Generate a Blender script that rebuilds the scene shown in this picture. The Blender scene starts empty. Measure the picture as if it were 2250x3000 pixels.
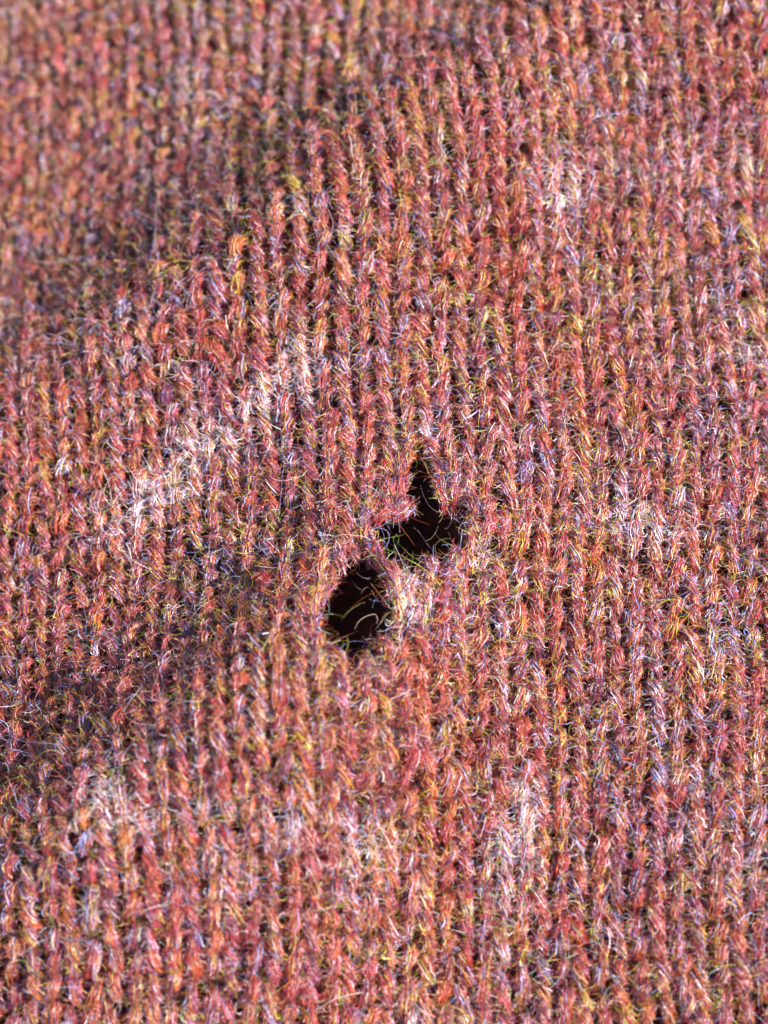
import bpy, math
import numpy as np

rng = np.random.default_rng(11)
scn = bpy.context.scene
# one Blender unit is one centimetre of cloth
scn.unit_settings.system = 'METRIC'
scn.unit_settings.scale_length = 0.01

# ---------------------------------------------------------------- camera
TILT = math.radians(24)
DIST = 13.0
LENS = 55.5 * DIST / 9.5
AIM = np.array([0.0, 0.0, -0.05])
cam_d = bpy.data.cameras.new('camera')
cam = bpy.data.objects.new('camera', cam_d)
scn.collection.objects.link(cam)
eye = AIM + DIST * np.array([0.0, -math.sin(TILT), math.cos(TILT)])
cam.location = eye
cam.rotation_euler = (TILT, 0, 0)
cam_d.sensor_fit = 'VERTICAL'
cam_d.sensor_height = 24
cam_d.lens = LENS
cam_d.clip_start = 0.1
cam_d.clip_end = 500
cam_d.dof.use_dof = True
cam_d.dof.focus_distance = 9.42
cam_d.dof.aperture_fstop = 0.37
scn.camera = cam

# ---------------------------------------------------------------- light
SUN_EL = math.radians(43)
SUN_AZ = math.radians(-14)         # measured from +X towards +Y: low right of the picture
sd = np.array([math.cos(SUN_EL) * math.cos(SUN_AZ), math.cos(SUN_EL) * math.sin(SUN_AZ), math.sin(SUN_EL)])
world = bpy.data.worlds.new('World')
scn.world = world
world.use_nodes = True
nt = world.node_tree
bg = nt.nodes['Background']
sky = nt.nodes.new('ShaderNodeTexSky')
sky.sky_type = 'NISHITA'
sky.sun_disc = False
sky.sun_elevation = SUN_EL
sky.sun_rotation = math.pi / 2 - SUN_AZ
nt.links.new(sky.outputs[0], bg.inputs[0])
bg.inputs[1].default_value = 0.08
sun_d = bpy.data.lights.new('sun', 'SUN')
sun_d.energy = 5.0
sun_d.angle = math.radians(0.5)
sun_d.color = (1.0, 0.975, 0.94)
sun = bpy.data.objects.new('sun', sun_d)
scn.collection.objects.link(sun)
from mathutils import Vector
sun.rotation_euler = Vector(sd).to_track_quat('Z', 'Y').to_euler()
sun.location = (8, -4, 9)
scn.view_settings.view_transform = 'Standard'
scn.view_settings.look = 'None'
scn.view_settings.exposure = 1.88
scn.view_settings.gamma = 1.0
scn.cycles.max_bounces = 6
scn.cycles.diffuse_bounces = 3
scn.cycles.glossy_bounces = 3
scn.cycles.transmission_bounces = 5
scn.cycles.caustics_reflective = True
scn.cycles_curves.shape = 'THICK'

# ---------------------------------------------------------------- cloth surface
W = 0.151      # width of one wale
H = 0.083      # height of one course
PX = 0.001378  # centimetres of cloth per photograph pixel, roughly


def sstep(x):
    x = np.clip(x, 0, 1)
    return x * x * (3 - 2 * x)


def sig(x):
    return 1 / (1 + np.exp(-x))


def ridge(d, front, back):
    return np.where(d < 0, np.exp(-(d / front) ** 2), np.exp(-(d / back) ** 2))


def height(X, Y):
    # first fold: from the left edge up to the top right
    c1 = 0.50 + 0.62 * (X + 1.55) + 0.05 * np.sin(2.1 * X)
    d1 = (Y - c1) / math.hypot(1, 0.62)
    back1 = sstep((d1) / 1.0)
    z = 0.25 * ridge(d1, 0.80, 0.47) - 0.16 * back1
    # second fold: from the lower left up to the holes, dying out to their right
    c2 = -1.68 + 0.60 * (X + 1.55) + 0.04 * np.sin(2.6 * X + 1)
    d2 = (Y - c2) / math.hypot(1, 0.58)
    z = z + 0.55 * sig((0.14 - X) / 0.20) * ridge(d2, 0.8, 0.60)
    # the cloth falls away to the left and a little towards the lower edge
    z = z - 0.16 * np.log1p(np.exp((-0.35 - X) / 0.35)) * 0.9
    z = z - 0.22 * sstep((-0.9 - Y) / 1.6)
    z = z + 0.022 * np.sin(2.3 * X + 1.1 * Y) + 0.018 * np.sin(1.3 * X - 2.9 * Y + 1.0)
    z = z + 0.010 * np.sin(6.1 * X + 3.7 * Y + 2.0) * np.sin(4.3 * Y - 2.1 * X)
    return z


# right/up axes of the camera, used only to place the traced outlines on the cloth
cr = np.array([1.0, 0, 0])
cu = np.array([0, math.cos(TILT), math.sin(TILT)])
cf = (AIM - eye) / np.linalg.norm(AIM - eye)


def at(px, py, lift=0.0):
    """a point of the photograph, found on the cloth"""
    k = 24 / LENS / 3000
    d = cf + cr * ((px - 1125) * k) + cu * ((1500 - py) * k)
    d = d / np.linalg.norm(d)
    t0, t1 = DIST - 3.5, DIST + 3.5
    t = t0
    prev = t0
    for t in np.arange(t0, t1, 0.02):
        p = eye + d * t
        if p[2] < height(p[0], p[1]) + lift:
            break
        prev = t
    a, b = prev, t
    for _ in range(20):
        m = (a + b) / 2
        p = eye + d * m
        if p[2] < height(p[0], p[1]) + lift:
            b = m
        else:
            a = m
    return eye + d * b


HOLE_UPPER = [(1238, 1390), (1247, 1482), (1228, 1515), (1192, 1540), (1122, 1553), (1150, 1598), (1175, 1645),
              (1308, 1650), (1322, 1598), (1306, 1548), (1306, 1502), (1268, 1455)]
HOLE_LOWER = [(1043, 1655), (1012, 1698), (1012, 1764), (978, 1797), (990, 1845), (1006, 1892), (1040, 1880),
              (1052, 1840), (1118, 1812), (1126, 1780), (1108, 1724), (1085, 1670)]
cam_d.dof.focus_distance = float(np.dot(at(1290, 1500) - eye, cf))
holes = [np.array([at(*p)[:2] for p in poly]) for poly in (HOLE_UPPER, HOLE_LOWER)]
holes = [h.mean(0) + (h - h.mean(0)) * np.array([0.80, 0.95]) * np.random.default_rng(4).uniform(0.86, 1.12, (len(h), 1)) for h in holes]


def poly_sd(P, poly):
    """signed distance (negative inside) and outward direction"""
    n = len(poly)
    best = np.full(len(P), 1e9)
    vec = np.zeros_like(P)
    inside = np.zeros(len(P), bool)
    for k in range(n):
        a, b = poly[k], poly[(k + 1) % n]
        ab = b - a
        t = np.clip(((P - a) @ ab) / (ab @ ab), 0, 1)
        q = a + t[:, None] * ab
        dv = P - q
        d = np.linalg.norm(dv, axis=1)
        m = d < best
        best[m] = d[m]
        vec[m] = dv[m]
        cross = ((a[1] > P[:, 1]) != (b[1] > P[:, 1])) & (P[:, 0] < (b[0] - a[0]) * (P[:, 1] - a[1]) / (b[1] - a[1] + 1e-12) + a[0])
        inside ^= cross
    s = np.where(inside, -best, best)
    g = vec / np.maximum(best, 1e-6)[:, None]
    g[inside] *= -1
    return s, g


def hole_sd(P):
    s = np.full(len(P), 9.0)
    for poly in holes:
        lo, hi = poly.min(0) - 0.5, poly.max(0) + 0.5
        m = np.all((P > lo) & (P < hi), axis=1)
        if m.any():
            s2, _ = poly_sd(P[m], poly)
            s[m] = np.minimum(s[m], s2)
    return s


REACH, EAT = 0.15, 0.042


def warp(X, Y):
    """sideways drift of the wales, and the knit crowding round the holes"""
    X = X - 0.13 * np.exp(-((X + 0.85) / 0.8) ** 2) * sstep((Y - 0.1) / 0.9)
    X = X + 0.020 * np.sin(1.9 * Y + 0.8 * X) + 0.012 * np.sin(4.7 * Y - 1.7 * X + 2)
    P = np.stack([X, Y], 1)
    for poly in holes:
        lo, hi = poly.min(0) - REACH - 0.05, poly.max(0) + REACH + 0.05
        m = np.all((P > lo) & (P < hi), axis=1)
        if not m.any():
            continue
        s, g = poly_sd(P[m], poly)
        k = (REACH - 0.020) / (REACH + EAT)
        s2 = REACH - (REACH - s) * k
        ch = (s < REACH)
        Q = P[m]
        mv = np.clip(s2 - s, 0, EAT + 0.05)
        Q[ch] += (g * mv[:, None])[ch]
        P[m] = Q
    return P[:, 0], P[:, 1]


def cloth(u, v, c):
    """fabric coordinates in wales / courses, c = height over the cloth in wale widths"""
    sh = u.shape
    X, Y = warp((u * W).ravel(), (v * H).ravel())
    P = np.stack([X, Y], 1)
    near = hole_sd(P)
    e = 0.01
    z = height(X, Y)
    zx = (height(X + e, Y) - height(X - e, Y)) / (2 * e)
    zy = (height(X, Y + e) - height(X, Y - e)) / (2 * e)
    N = np.stack([-zx, -zy, np.ones_like(zx)], 1)
    N /= np.linalg.norm(N, axis=1)[:, None]
    roll = -0.03 * np.exp(-np.clip(near, 0, 9) / 0.035)
    Q = np.stack([X, Y, z], 1) + N * (c.ravel() * W + roll)[:, None]
    return Q.reshape(sh + (3,)), N.reshape(sh + (3,))


# ---------------------------------------------------------------- materials
def mat_fibre():
    m = bpy.data.materials.new('wool_fibre')
    m.use_nodes = True
    t = m.node_tree
    t.nodes.clear()
    out = t.nodes.new('ShaderNodeOutputMaterial')
    a = t.nodes.new('ShaderNodeAttribute')
    a.attribute_name = 'fibre_color'
    h = t.nodes.new('ShaderNodeBsdfHairPrincipled')
    h.model = 'CHIANG'
    h.parametrization = 'COLOR'
    t.links.new(a.outputs['Color'], h.inputs['Color'])
    h.inputs['Roughness'].default_value = 0.2
    h.inputs['Radial Roughness'].default_value = 0.3
    h.inputs['Coat'].default_value = 0.0
    h.inputs['IOR'].default_value = 1.55
    p = t.nodes.new('ShaderNodeBsdfPrincipled')
    t.links.new(a.outputs['Color'], p.inputs['Base Color'])
    p.inputs['Roughness'].default_value = 0.24
    p.inputs['Specular IOR Level'].default_value = 0.9
    mx = t.nodes.new('ShaderNodeMixShader')
    mx.inputs[0].default_value = 0.72
    t.links.new(h.outputs[0], mx.inputs[1])
    t.links.new(p.outputs[0], mx.inputs[2])
    t.links.new(mx.outputs[0], out.inputs[0])
    return m


def mat_yarn(name, dark=1.0):
    m = bpy.data.materials.new(name)
    m.use_nodes = True
    t = m.node_tree
    b = t.nodes['Principled BSDF']
    co = t.nodes.new('ShaderNodeTexCoord')
    n1 = t.nodes.new('ShaderNodeTexNoise')
    n1.inputs['Scale'].default_value = 14
    n1.inputs['Detail'].default_value = 5
    t.links.new(co.outputs['Object'], n1.inputs['Vector'])
    r = t.nodes.new('ShaderNodeValToRGB')
    e = r.color_ramp.elements
    e[0].position = 0.3
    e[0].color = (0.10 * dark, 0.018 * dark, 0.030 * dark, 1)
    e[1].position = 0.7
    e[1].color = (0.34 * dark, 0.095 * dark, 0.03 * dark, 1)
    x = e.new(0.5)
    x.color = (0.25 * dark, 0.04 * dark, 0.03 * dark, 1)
    t.links.new(n1.outputs['Fac'], r.inputs[0])
    t.links.new(r.outputs[0], b.inputs['Base Color'])
    n2 = t.nodes.new('ShaderNodeTexNoise')
    n2.inputs['Scale'].default_value = 150
    n2.inputs['Detail'].default_value = 3
    t.links.new(co.outputs['Object'], n2.inputs['Vector'])
    bp = t.nodes.new('ShaderNodeBump')
    bp.inputs['Strength'].default_value = 0.8
    bp.inputs['Distance'].default_value = 0.01
    t.links.new(n2.outputs['Fac'], bp.inputs['Height'])
    t.links.new(bp.outputs[0], b.inputs['Normal'])
    b.inputs['Roughness'].default_value = 0.75
    b.inputs['Specular IOR Level'].default_value = 0.25
    return m


M_FIB = mat_fibre()
M_YARN = mat_yarn('yarn_core', 0.35)  # core colour darkened to paint in the shade between the legs
M_BACK = mat_yarn('reverse_yarn', 0.3)  # darkened too, so the gaps carry painted shade at their bottom
M_UNDER = mat_yarn('shade_darkened_cloth', 0.30)  # brown yarn colour darkened to stand in for shadow inside the holes

# ---------------------------------------------------------------- palette (linear albedo)
PAL = np.array([
    (0.36, 0.029, 0.019),  # brick red
    (0.43, 0.086, 0.017),  # rust orange
    (0.14, 0.011, 0.021),  # maroon
    (0.12, 0.030, 0.100),  # plum
    (0.54, 0.245, 0.038),  # amber
    (0.46, 0.072, 0.090),  # rose
    (0.025, 0.022, 0.058),  # slate
    (0.80, 0.690, 0.700),  # pale
    (0.47, 0.450, 0.032),  # yellow green
    (0.33, 0.370, 0.670),  # blue grey
])
W_BODY = np.array([.25, .12, .18, .13, .09, .14, .12, .02, .03, .045])
W_FLY = np.array([.18, .14, .12, .08, .11, .10, .09, .055, .14, .09])
W_PALE = np.array([.05, .06, .01, .05, .10, .14, .00, .38, .06, .18])


def pick(weights, n):
    """weights: (n,k) rows"""
    c = np.cumsum(weights, axis=1)
    c /= c[:, -1:]
    r = rng.random(n)[:, None]
    idx = (r > c).sum(1)
    col = PAL[idx] * rng.uniform(0.75, 1.2, (n, 1)) * rng.uniform(0.9, 1.1, (n, 3))
    return np.clip(col, 0.01, 0.92)


# ---------------------------------------------------------------- builders
coll = scn.collection


def link(name, data, parent=None, kind=None):
    o = bpy.data.objects.new(name, data)
    coll.objects.link(o)
    if parent is not None:
        o.parent = parent
    if kind:
        o['kind'] = kind
    return o


def mesh_from(name, V, F, material, smooth=True):
    me = bpy.data.meshes.new(name)
    nv, nf = len(V), len(F)
    me.vertices.add(nv)
    me.vertices.foreach_set('co', V.astype(np.float32).ravel())
    me.loops.add(nf * 4)
    me.polygons.add(nf)
    me.loops.foreach_set('vertex_index', F.astype(np.int32).ravel())
    me.polygons.foreach_set('loop_start', np.arange(0, nf * 4, 4, dtype=np.int32))
    me.update(calc_edges=True)
    me.polygons.foreach_set('use_smooth', np.full(nf, smooth))
    me.materials.append(material)
    return me


def curves_from(name, pts, rad, col, material):
    """pts (n,k,3), rad (n,k), col (n,3)"""
    n, k = pts.shape[:2]
    hc = bpy.data.hair_curves.new(name)
    hc.add_curves([k] * n)
    if 'position' not in hc.attributes:
        hc.attributes.new('position', 'FLOAT_VECTOR', 'POINT')
    hc.attributes['position'].data.foreach_set('vector', pts.astype(np.float32).ravel())
    if 'radius' not in hc.attributes:
        hc.attributes.new('radius', 'FLOAT', 'POINT')
    hc.attributes['radius'].data.foreach_set('value', rad.astype(np.float32).ravel())
    a = hc.attributes.new('fibre_color', 'FLOAT_COLOR', 'CURVE')
    a.data.foreach_set('color', np.concatenate([col, np.ones((n, 1))], 1).astype(np.float32).ravel())
    hc.materials.append(material)
    return hc


# ---------------------------------------------------------------- the knit: two legs per stitch
KC = 7          # centre-line points of a leg
TT = np.linspace(0, 1, KC)
U0, U1 = -13, 14
V0, V1 = -32, 43
OFFS = 0.32
stitches = []
for i in range(U0, U1):
    for j in range(V0, V1):
        stitches.append((i, j))
ST = np.array(stitches, float)
nS = len(ST)
jit = rng.normal(0, 1, (nS, 6))
u_c = ST[:, 0] + OFFS + 0.035 * jit[:, 0]
v_c = ST[:, 1] + 0.09 * jit[:, 1] + 0.22 * np.sin(ST[:, 0] * 2.4 + 0.35 * ST[:, 1]) 
# drop the eaten stitches
raw = np.stack([u_c * W, (v_c + 0.35) * H], 1)
# undo nothing: the outline is tested where the stitch would lie before the knit crowds aside
keep = hole_sd(raw) > -EAT


def centre_lines(idx, side):
    """world centre-line of one leg of each stitch"""
    n = len(idx)
    t = TT[None, :]
    spread = (0.25 + 0.025 * jit[idx, 2])[:, None]
    lean = (0.05 * jit[idx, 3])[:, None]
    a = side * (0.150 + (spread - 0.06) * sstep(t * 1.02) + 0.02 * np.sin(t * math.pi)) + lean * t
    own = rng.normal(0, 0.09, (n, 1))
    b = -0.24 + own + 1.26 * t + 0 * a
    c = -0.24 + (0.47 + 0.05 * jit[idx, 4][:, None] + rng.normal(0, 0.03, (n, 1))) * np.sin(np.clip(t, 0, 1) * math.pi)
    P, N = cloth(u_c[idx][:, None] + a, v_c[idx][:, None] + b, c)
    return P, N


def frames(P, N):
    T = np.gradient(P, axis=1)
    T /= np.linalg.norm(T, axis=2, keepdims=True) + 1e-9
    B = np.cross(T, N)
    B /= np.linalg.norm(B, axis=2, keepdims=True) + 1e-9
    N2 = np.cross(B, T)
    return T, B, N2


idx_all = np.where(keep)[0]
# a stitch that would have to span a hole is broken and gone
taut = np.zeros(len(idx_all))
LINES = {}
for side in (-1, 1):
    P, N = LINES[side] = centre_lines(idx_all, side)
    taut = np.maximum(taut, np.linalg.norm(np.diff(P, axis=1), axis=2).max(1))
    taut = np.maximum(taut, np.where(hole_sd(P.reshape(-1, 3)[:, :2]).reshape(P.shape[:2]).min(1) < -0.008, 9, 0))
LINES = {s_: (a[taut < 0.070], b[taut < 0.070]) for s_, (a, b) in LINES.items()}
idx_all = idx_all[taut < 0.070]
LEG = {}
for side in (-1, 1):
    P, N = LINES[side]
    T, B, N2 = frames(P, N)
    LEG[side] = (P, T, B, N2)
swell = (0.80 + 0.30 * np.sin(TT * math.pi))[None, :]
R_LEG = 0.140 * W
legR = {s: R_LEG * swell * (1 + 0.14 * rng.normal(0, 1, (len(idx_all), 1))).clip(0.7, 1.35) for s in (-1, 1)}

NS_ = 6


def tube_mesh(P, B, N, R, scale):
    """(n,k,3) -> verts (n,k*NS,3), quads of one tube"""
    ang = np.arange(NS_) / NS_ * 2 * math.pi
    V = P[:, :, None, :] + (scale * R)[:, :, None, None] * (np.cos(ang)[None, None, :, None] * B[:, :, None, :] + np.sin(ang)[None, None, :, None] * N[:, :, None, :])
    n, k = P.shape[:2]
    return V.reshape(n, k * NS_, 3)


def tube_faces(k):
    F = []
    for a in range(k - 1):
        for b in range(NS_):
            c = (b + 1) % NS_
            F.append((a * NS_ + b, a * NS_ + c, (a + 1) * NS_ + c, (a + 1) * NS_ + b))
    return np.array(F)


TF = tube_faces(KC)
core = {s: tube_mesh(LEG[s][0], LEG[s][2], LEG[s][3], legR[s], 0.80) for s in (-1, 1)}
stV = np.concatenate([core[-1], core[1]], axis=1)                     # (n, 2*k*NS, 3)
stF = np.concatenate([TF, TF + KC * NS_])

jumper = bpy.data.objects.new('knitted_cloth', None)
coll.objects.link(jumper)
jumper['label'] = 'rust red heathered wool knit with soft diagonal folds and two ragged moth holes'
jumper['category'] = 'knitted fabric'
jumper.empty_display_size = 0.5

# which stitches are shown largest and sharpest: nearest the camera line through the holes
mid = LEG[1][0][:, 3]
focus = np.array([0.28, -0.22, 0])
rank = np.argsort(np.linalg.norm((mid - focus) * np.array([1.0, 0.85, 0]), axis=1))
single = np.zeros(len(idx_all), bool)
single[rank[:298]] = True

wales = {}
for w in range(U0, U1):
    sel = np.where(ST[idx_all, 0] == w)[0]
    rest = sel[~single[sel]]
    nv = stV.shape[1]
    V = stV[rest].reshape(-1, 3)
    F = (stF[None] + (np.arange(len(rest)) * nv)[:, None, None]).reshape(-1, 4)
    wo = link('wale', None, jumper)
    if len(rest):
        link('outlying_stitches', mesh_from('outlying_stitches', V, F, M_YARN), wo, 'stuff')
    wales[w] = wo
    for s in sel[single[sel]]:
        link('stitch', mesh_from('stitch', stV[s], stF, M_YARN), wo)

# ---------------------------------------------------------------- fibres
# smooth random colour drift over the cloth, a different one for each palette entry
PH = rng.uniform(0, 6.28, (len(PAL), 6))
FR = rng.uniform(-1, 1, (len(PAL), 6, 2))


def drift(X, Y):
    n = np.zeros((len(X), len(PAL)))
    for q in range(6):
        f = FR[:, q] * (2.5 if q < 2 else (7.0 if q < 4 else 16.0))
        n += np.sin(X[:, None] * f[None, :, 0] + Y[:, None] * f[None, :, 1] + PH[None, :, q])
    return n / 2.4


# pale, rubbed patches of the knit (position on the photograph, radius in cm, strength)
PATCH = [(880, 1080, .12, 1.0), (820, 1150, .11, .8), (760, 1210, .09, .9), (710, 1255, .08, .8), (650, 1290, .10, 1.2), (580, 1340, .11, 1.6), (530, 1400, .09, 1.0), (450, 1450, .11, 1.0), (390, 1520, .10, .8), (330, 1560, .14, .4),
         (300, 2350, .12, .8), (400, 2400, .12, .5), (620, 2420, .12, .3), (840, 2450, .12, .35), (1080, 2470, .13, .7), (1535, 2310, .06, 1.2), (1530, 2400, .08, 1.4),
         (1500, 2480, .09, 1.3), (1480, 2570, .10, 1.0), (1650, 540, .13, .5), (1980, 480, .12, .3), (2120, 520, .11, .5), (1630, 620, .10, .35),
         (1190, 1765, .07, 1.1), (1930, 1560, .12, .4), (1830, 1500, .12, .3), (2180, 1000, .14, .35), (860, 620, .08, .5), (560, 270, .10, .5),
         (2170, 2550, .12, .5), (2000, 2450, .10, .3)]
patches = [(at(a, b)[:2], r, k) for a, b, r, k in PATCH]


def paleness(X, Y):
    s = np.zeros(len(X))
    for p, r, k in patches:
        s += 1.15 * k * np.exp(-((X - p[0]) ** 2 + (Y - p[1]) ** 2) / (r * 0.62) ** 2)
    return s


def lerp_lines(A, f):
    """A (n,k,3) sampled at f (n,m) in 0..k-1"""
    k = A.shape[1]
    i0 = np.clip(np.floor(f).astype(int), 0, k - 2)
    w = (f - i0)[..., None]
    r = np.arange(len(A))[:, None]
    return A[r, i0] * (1 - w) + A[r, i0 + 1] * w


NB = 54         # body fibres per leg
KB = 8
NF = 84         # stray fibres per leg
KF = 9
FR_R = 0.00175


def body_fibres(P, T, B, N, R, NB=NB):
    n = len(P)
    rep = np.repeat(np.arange(n), NB)
    m = len(rep)
    s0 = rng.uniform(-0.12, 0.55, m)
    ln = rng.uniform(0.35, 0.75, m)
    f = np.clip(s0[:, None] + ln[:, None] * np.linspace(0, 1, KB)[None], 0, 1) * (KC - 1)
    # strands lie on the upper side mostly
    th0 = rng.uniform(-0.25 * math.pi, 1.25 * math.pi, m)
    tw = rng.normal(1.5, 0.5, m) * 1.0
    th = th0[:, None] + tw[:, None] * (f / (KC - 1) - 0.5)
    rr = lerp_lines(np.repeat(R[..., None], 1, 2)[rep], f)[..., 0]
    rr = rr * (rng.uniform(0.80, 1.12, m)[:, None] + 0.06 * np.sin(f * rng.uniform(1, 3, m)[:, None] + rng.uniform(0, 6, m)[:, None]))
    # ends sometimes lift out of the yarn
    lift = rng.exponential(0.28, m)[:, None] * (np.linspace(-1, 1, KB)[None] ** 4)
    rr = rr * (1 + lift)
    Pf, Bf, Nf = lerp_lines(P[rep], f), lerp_lines(B[rep], f), lerp_lines(N[rep], f)
    pts = Pf + rr[..., None] * (np.cos(th)[..., None] * Bf + np.sin(th)[..., None] * Nf)
    ph = rng.uniform(0, 6.28, (m, 1, 3))
    wv = rng.uniform(1.0, 2.6, (m, 1, 3))
    pts += 0.0032 * rng.exponential(1, (m, 1, 1)) * np.sin(np.arange(KB)[None, :, None] * wv + ph)
    pts += rng.normal(0, 0.0012, pts.shape)
    return pts, rep


def stray_fibres(P, T, B, N, R, count):
    """count: strays rooted on each leg"""
    n = len(P)
    rep = np.repeat(np.arange(n), count)
    m = len(rep)
    f0 = rng.uniform(0, KC - 1, m)[:, None]
    p0 = lerp_lines(P[rep], f0)[:, 0]
    b0 = lerp_lines(B[rep], f0)[:, 0]
    n0 = lerp_lines(N[rep], f0)[:, 0]
    t0 = lerp_lines(T[rep], f0)[:, 0]
    r0 = lerp_lines(R[..., None][rep], f0)[:, 0, 0]
    th = rng.uniform(0.05, 0.95, m) * math.pi
    out = np.cos(th)[:, None] * b0 + np.sin(th)[:, None] * n0
    root = p0 + out * (r0 * 0.85)[:, None]
    # direction: mostly along the cloth with some lift; the fibre curls round and comes back
    az = rng.uniform(0, 2 * math.pi, m)
    tang = np.cos(az)[:, None] * t0 + np.sin(az)[:, None] * b0
    d = tang * rng.uniform(0.4, 1.0, m)[:, None] + out * rng.uniform(0.15, 0.9, m)[:, None]
    d /= np.linalg.norm(d, axis=1)[:, None]
    # curl axis
    ax = n0 * rng.normal(0, 1, m)[:, None] + np.cross(n0, d) * rng.normal(0.8, 0.6, m)[:, None]
    ax /= np.linalg.norm(ax, axis=1)[:, None] + 1e-9
    L = np.clip(rng.lognormal(math.log(0.045), 0.55, m), 0.03, 0.34)
    edge = np.clip(hole_sd(root[:, :2].copy()) / 0.10, 0, 1)
    L = L * (0.62 + 0.38 * edge)
    total = rng.uniform(0.5, 3.2, m) * np.sign(rng.normal(1.0, 1, m))
    pts = np.zeros((m, KF, 3))
    pts[:, 0] = root
    cur = d.copy()
    st = L / (KF - 1)
    da = total / (KF - 1)
    ca, sa = np.cos(da)[:, None], np.sin(da)[:, None]
    for q in range(1, KF):
        pts[:, q] = pts[:, q - 1] + cur * st[:, None]
        cur = cur * ca + np.cross(ax, cur) * sa + ax * (np.sum(ax * cur, 1) * 1.0)[:, None] * (1 - ca)
        cur += rng.normal(0, 0.10, cur.shape)
        cur /= np.linalg.norm(cur, axis=1)[:, None]
    return pts, rep


def dress(legs, dens=1.0):
    """fibres for a list of (P, T, B, N, R) leg sets"""
    Ps, Rs, Cs = [], [], []
    for (P, T, B, N, R) in legs:
        n = len(P)
        base = P[:, P.shape[1] // 2]
        legn = rng.normal(0, 0.80, (n, len(PAL)))
        dr = drift(base[:, 0], base[:, 1]) * 0.32
        pal_ = paleness(base[:, 0], base[:, 1])
        near = hole_sd(base[:, :2].copy())
        # body
        pts, rep = body_fibres(P, T, B, N, R, int(NB * dens))
        wgt = (W_BODY[None] * np.exp(legn + dr))[rep] + np.clip(pal_, 0, 1.5)[rep][:, None] * W_PALE[None] * 2.2
        col = pick(wgt, len(rep))
        rad = FR_R * rng.uniform(0.42, 0.8, len(rep))[:, None] * np.linspace(1, 0.75, KB)[None]
        f = np.tile(np.linspace(0, KB - 1, KF), (len(rep), 1))
        Ps.append(lerp_lines(pts, f)); Rs.append(lerp_lines(rad[..., None], f)[..., 0]); Cs.append(col)
        # strays, more of them round the torn edges and on the rubbed patches
        cnt = (NF * dens * (1 + 0.35 * np.exp(-np.clip(near, 0, 9) / 0.05) + 0.9 * np.clip(pal_, 0, 1))).astype(int)
        pts, rep = stray_fibres(P, T, B, N, R, cnt)
        wgt = (W_FLY[None] * np.exp(0.4 * legn + 0.8 * dr))[rep] + np.clip(pal_, 0, 1.3)[rep][:, None] * W_PALE[None] * 4
        col = pick(wgt, len(rep))
        rad = FR_R * rng.uniform(0.17, 0.34, len(rep))[:, None] * np.linspace(1, 0.45, KF)[None] * (1 + 0.4 * np.clip(pal_, 0, 1)[rep])[:, None]
        Ps.append(pts); Rs.append(rad); Cs.append(col)
    return curves_from('fibre_fuzz', np.concatenate(Ps), np.concatenate(Rs), np.concatenate(Cs), M_FIB)


for w in range(U0, U1):
    sel = np.where(ST[idx_all, 0] == w)[0]
    legs = [tuple(a[sel] for a in LEG[side]) + (legR[side][sel],) for side in (-1, 1)]
    link('fibre_fuzz', dress(legs), wales[w], 'stuff')

# ---------------------------------------------------------------- torn, displaced yarn round the holes
SNAGS = [
    ([(1048, 1510), (1072, 1562), (1096, 1616), (1126, 1670), (1158, 1712)], .015, 1.05),
    ([(1000, 1560), (1022, 1606), (1052, 1636)], .00, 1.0),
    ([(1160, 1680), (1176, 1730), (1180, 1780), (1186, 1830)], .00, 1.0),
    ([(1100, 1524), (1140, 1500), (1182, 1504), (1208, 1474)], .00, 1.0),
    ([(975, 1662), (962, 1714), (930, 1766)], .00, 1.0),
]


def spline(pts, n):
    pts = np.array(pts)
    k = len(pts)
    ext = np.vstack([2 * pts[0] - pts[1], pts, 2 * pts[-1] - pts[-2]])
    out = []
    for t in np.linspace(0, k - 1 - 1e-6, n):
        i = int(t)
        f = t - i
        p0, p1, p2, p3 = ext[i:i + 4]
        out.append(0.5 * ((2 * p1) + (-p0 + p2) * f + (2 * p0 - 5 * p1 + 4 * p2 - p3) * f * f + (-p0 + 3 * p1 - 3 * p2 + p3) * f ** 3))
    return np.array(out)


for pts, lift, fat in SNAGS:
    C = spline([at(x, y, lift) for x, y in pts], KC)
    C[0, 2] -= 0.03
    C[-1, 2] -= 0.03
    C = C[None]
    T, B, N2 = frames(C, np.tile(np.array([0, 0, 1.0]), (1, KC, 1)))
    R = R_LEG * swell * fat * 0.95
    o = link('snagged_yarn', mesh_from('snagged_yarn', tube_mesh(C, B, N2, R, 0.8)[0], TF, M_YARN), jumper)
    link('fibre_fuzz', dress([(C, T, B, N2, R)], 1.5), o, 'stuff')

# ---------------------------------------------------------------- back of the knit (the purl bumps), open at the holes
nx, ny = 300, 420
gx = np.linspace(U0 * W, U1 * W, nx)
gy = np.linspace(V0 * H, (V1 + 0.5) * H, ny)
GX, GY = np.meshgrid(gx, gy)
Xf, Yf = GX.ravel(), GY.ravel()
s = hole_sd(np.stack([Xf, Yf], 1)).reshape(ny, nx)
bump = 0.012 * np.sin(GY / H * 2 * math.pi) * np.cos(GX / W * 2 * math.pi) + 0.006 * np.sin(GX * 90 + GY * 40)
Z = height(GX, GY) - 0.60 * W + bump - 0.02 * np.exp(-np.clip(s, 0, 9) / 0.05)
V = np.stack([GX, GY, Z], 2).reshape(-1, 3)
ii = np.arange(ny * nx).reshape(ny, nx)
F = np.stack([ii[:-1, :-1], ii[:-1, 1:], ii[1:, 1:], ii[1:, :-1]], 2).reshape(-1, 4)
sm = s.reshape(-1)[F].min(1)
F = F[sm > 0.10]
link('reverse_loops', mesh_from('reverse_loops', V, F, M_BACK), jumper, 'stuff')

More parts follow.
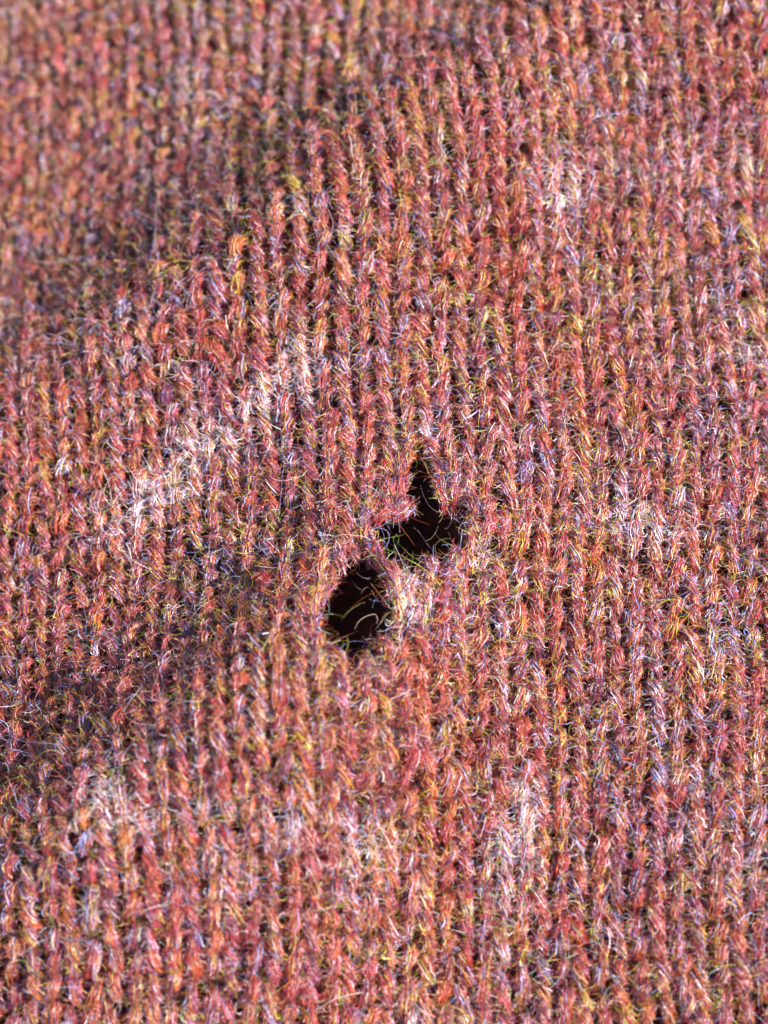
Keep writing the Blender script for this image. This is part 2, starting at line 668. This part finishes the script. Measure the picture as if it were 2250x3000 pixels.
# ---------------------------------------------------------------- distinct loose fibres
LOOSE = [  # photograph points, lift over the cloth at each, colour, radius
    ([(1040, 1842), (1050, 1822), (1072, 1806), (1098, 1800), (1106, 1812), (1104, 1826)], .03, (.78, .60, .46), .0030),
    ([(1100, 1845), (1112, 1828), (1130, 1806), (1136, 1790)], .04, (.60, .55, .50), .0020),
    ([(1150, 1570), (1168, 1592), (1185, 1610), (1205, 1628), (1240, 1648), (1262, 1650)], .05, (.42, .62, .12), .0019),
    ([(1158, 1640), (1160, 1605), (1152, 1582), (1162, 1566), (1168, 1585), (1152, 1612)], .05, (.40, .66, .14), .0016),
    ([(1200, 1690), (1182, 1660), (1184, 1640), (1200, 1622)], .06, (.80, .45, .22), .0015),
    ([(1242, 1586), (1262, 1578), (1276, 1560), (1284, 1540)], .00, (.62, .40, .28), .0015),
    ([(1320, 1578), (1296, 1580), (1278, 1594), (1276, 1618), (1288, 1634), (1308, 1636)], .05, (.50, .50, .14), .0016),
    ([(1186, 1622), (1215, 1626), (1250, 1627), (1290, 1620)], .04, (.45, .36, .30), .0012),
    ([(1000, 1815), (1024, 1790), (1050, 1772), (1072, 1764)], .04, (.50, .62, .16), .0016),
    ([(1044, 1676), (1056, 1688), (1078, 1696), (1084, 1690)], .05, (.72, .78, .92), .0022),
    ([(1056, 1740), (1068, 1724), (1080, 1720)], .03, (.80, .40, .28), .0018),
    ([(1088, 1728), (1098, 1748)], .03, (.85, .42, .26), .0024),
    ([(1030, 1700), (1046, 1720), (1060, 1728)], .03, (.5, .5, .62), .0014),
    ([(1232, 1420), (1240, 1450), (1258, 1482), (1280, 1498), (1300, 1496)], .04, (.62, .40, .45), .0016),
    ([(955, 2628), (1010, 2655), (1070, 2685), (1125, 2725), (1190, 2765)], .12, (.74, .72, .22), .0021),
    ([(1285, 0), (1320, 40), (1365, 70), (1425, 92)], .14, (.70, .52, .46), .0020),
    ([(725, 1510), (735, 1560), (742, 1590), (760, 1612)], .12, (.60, .60, .66), .0026),
    ([(565, 1806), (580, 1785), (600, 1768)], .12, (.52, .68, .72), .0040),
    ([(130, 1840), (122, 1870), (119, 1900)], .14, (.62, .66, .14), .0030),
    ([(232, 1375), (236, 1345), (226, 1310)], .12, (.70, .74, .72), .0030),
    ([(490, 1340), (500, 1365), (512, 1400)], .12, (.72, .76, .80), .0030),
    ([(1530, 2290), (1534, 2325), (1530, 2370), (1522, 2412)], .06, (.72, .58, .66), .0030),
    ([(1545, 2330), (1548, 2370), (1536, 2400)], .08, (.78, .64, .60), .0026),
    ([(2010, 1400), (2060, 1370), (2100, 1340), (2150, 1310), (2210, 1290)], .12, (.75, .68, .30), .0018),
    ([(1880, 1570), (1920, 1575), (1960, 1590), (1975, 1620)], .10, (.82, .72, .60), .0019),
    ([(1470, 940), (1500, 915), (1530, 920), (1550, 945)], .12, (.72, .50, .45), .0016),
    ([(860, 1010), (880, 1000), (930, 1005), (960, 1030), (970, 1060)], .12, (.64, .50, .30), .0018),
    ([(330, 1080), (345, 1030), (365, 1000)], .14, (.60, .62, .20), .0022),
    ([(90, 1030), (100, 1005), (128, 985), (142, 1000)], .14, (.60, .60, .25), .0024),
    ([(870, 550), (950, 540), (1010, 520), (1060, 480)], .12, (.70, .30, .16), .0017),
    ([(300, 0), (310, 30), (300, 60)], .12, (.65, .60, .6), .0022),
    ([(250, 1560), (290, 1500), (330, 1470)], .12, (.5, .45, .7), .0026),
]


def loose_mat(c):
    m = bpy.data.materials.new('loose_wool')
    m.use_nodes = True
    b = m.node_tree.nodes['Principled BSDF']
    b.inputs['Base Color'].default_value = (c[0] * 0.5, c[1] * 0.46, c[2] * 0.5, 1)
    b.inputs['Roughness'].default_value = 0.4
    b.inputs['Subsurface Weight'].default_value = 0.0
    nz = m.node_tree.nodes.new('ShaderNodeTexNoise')
    nz.inputs['Scale'].default_value = 40
    bp = m.node_tree.nodes.new('ShaderNodeBump')
    bp.inputs['Strength'].default_value = 0.3
    m.node_tree.links.new(nz.outputs['Fac'], bp.inputs['Height'])
    m.node_tree.links.new(bp.outputs[0], b.inputs['Normal'])
    return m


for pts, lift, c, r in LOOSE:
    n = len(pts)
    P3 = [at(x, y, lift * (0.5 + math.sin(math.pi * q / (n - 1)) * 0.7)) for q, (x, y) in enumerate(pts)]
    C = spline(P3, 5 * n)[None]
    N = np.tile(np.array([0, 0, 1.0]), (1, C.shape[1], 1))
    T, B, N2 = frames(C, N)
    k = C.shape[1]
    R = (r * 0.17 * (0.45 + 0.55 * np.sin(np.linspace(0.1, 0.9, k) * math.pi)))[None]
    V = tube_mesh(C, B, N2, R, 1.0)[0]
    F = tube_faces(k)
    link('loose_fibre', mesh_from('loose_fibre', V, F, loose_mat(c)), jumper)

# ---------------------------------------------------------------- cloth seen deep inside the holes
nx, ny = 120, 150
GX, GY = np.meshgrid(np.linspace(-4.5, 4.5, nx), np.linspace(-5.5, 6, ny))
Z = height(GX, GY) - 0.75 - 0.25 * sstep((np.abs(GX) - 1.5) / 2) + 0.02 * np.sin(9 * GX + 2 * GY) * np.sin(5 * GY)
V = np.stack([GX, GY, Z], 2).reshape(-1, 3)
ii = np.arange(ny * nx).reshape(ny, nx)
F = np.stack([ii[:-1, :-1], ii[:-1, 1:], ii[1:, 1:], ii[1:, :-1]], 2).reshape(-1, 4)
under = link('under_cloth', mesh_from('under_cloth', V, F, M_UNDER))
under['label'] = 'brown cloth underneath, its colour darkened for deep shadow, seen only through the two holes'
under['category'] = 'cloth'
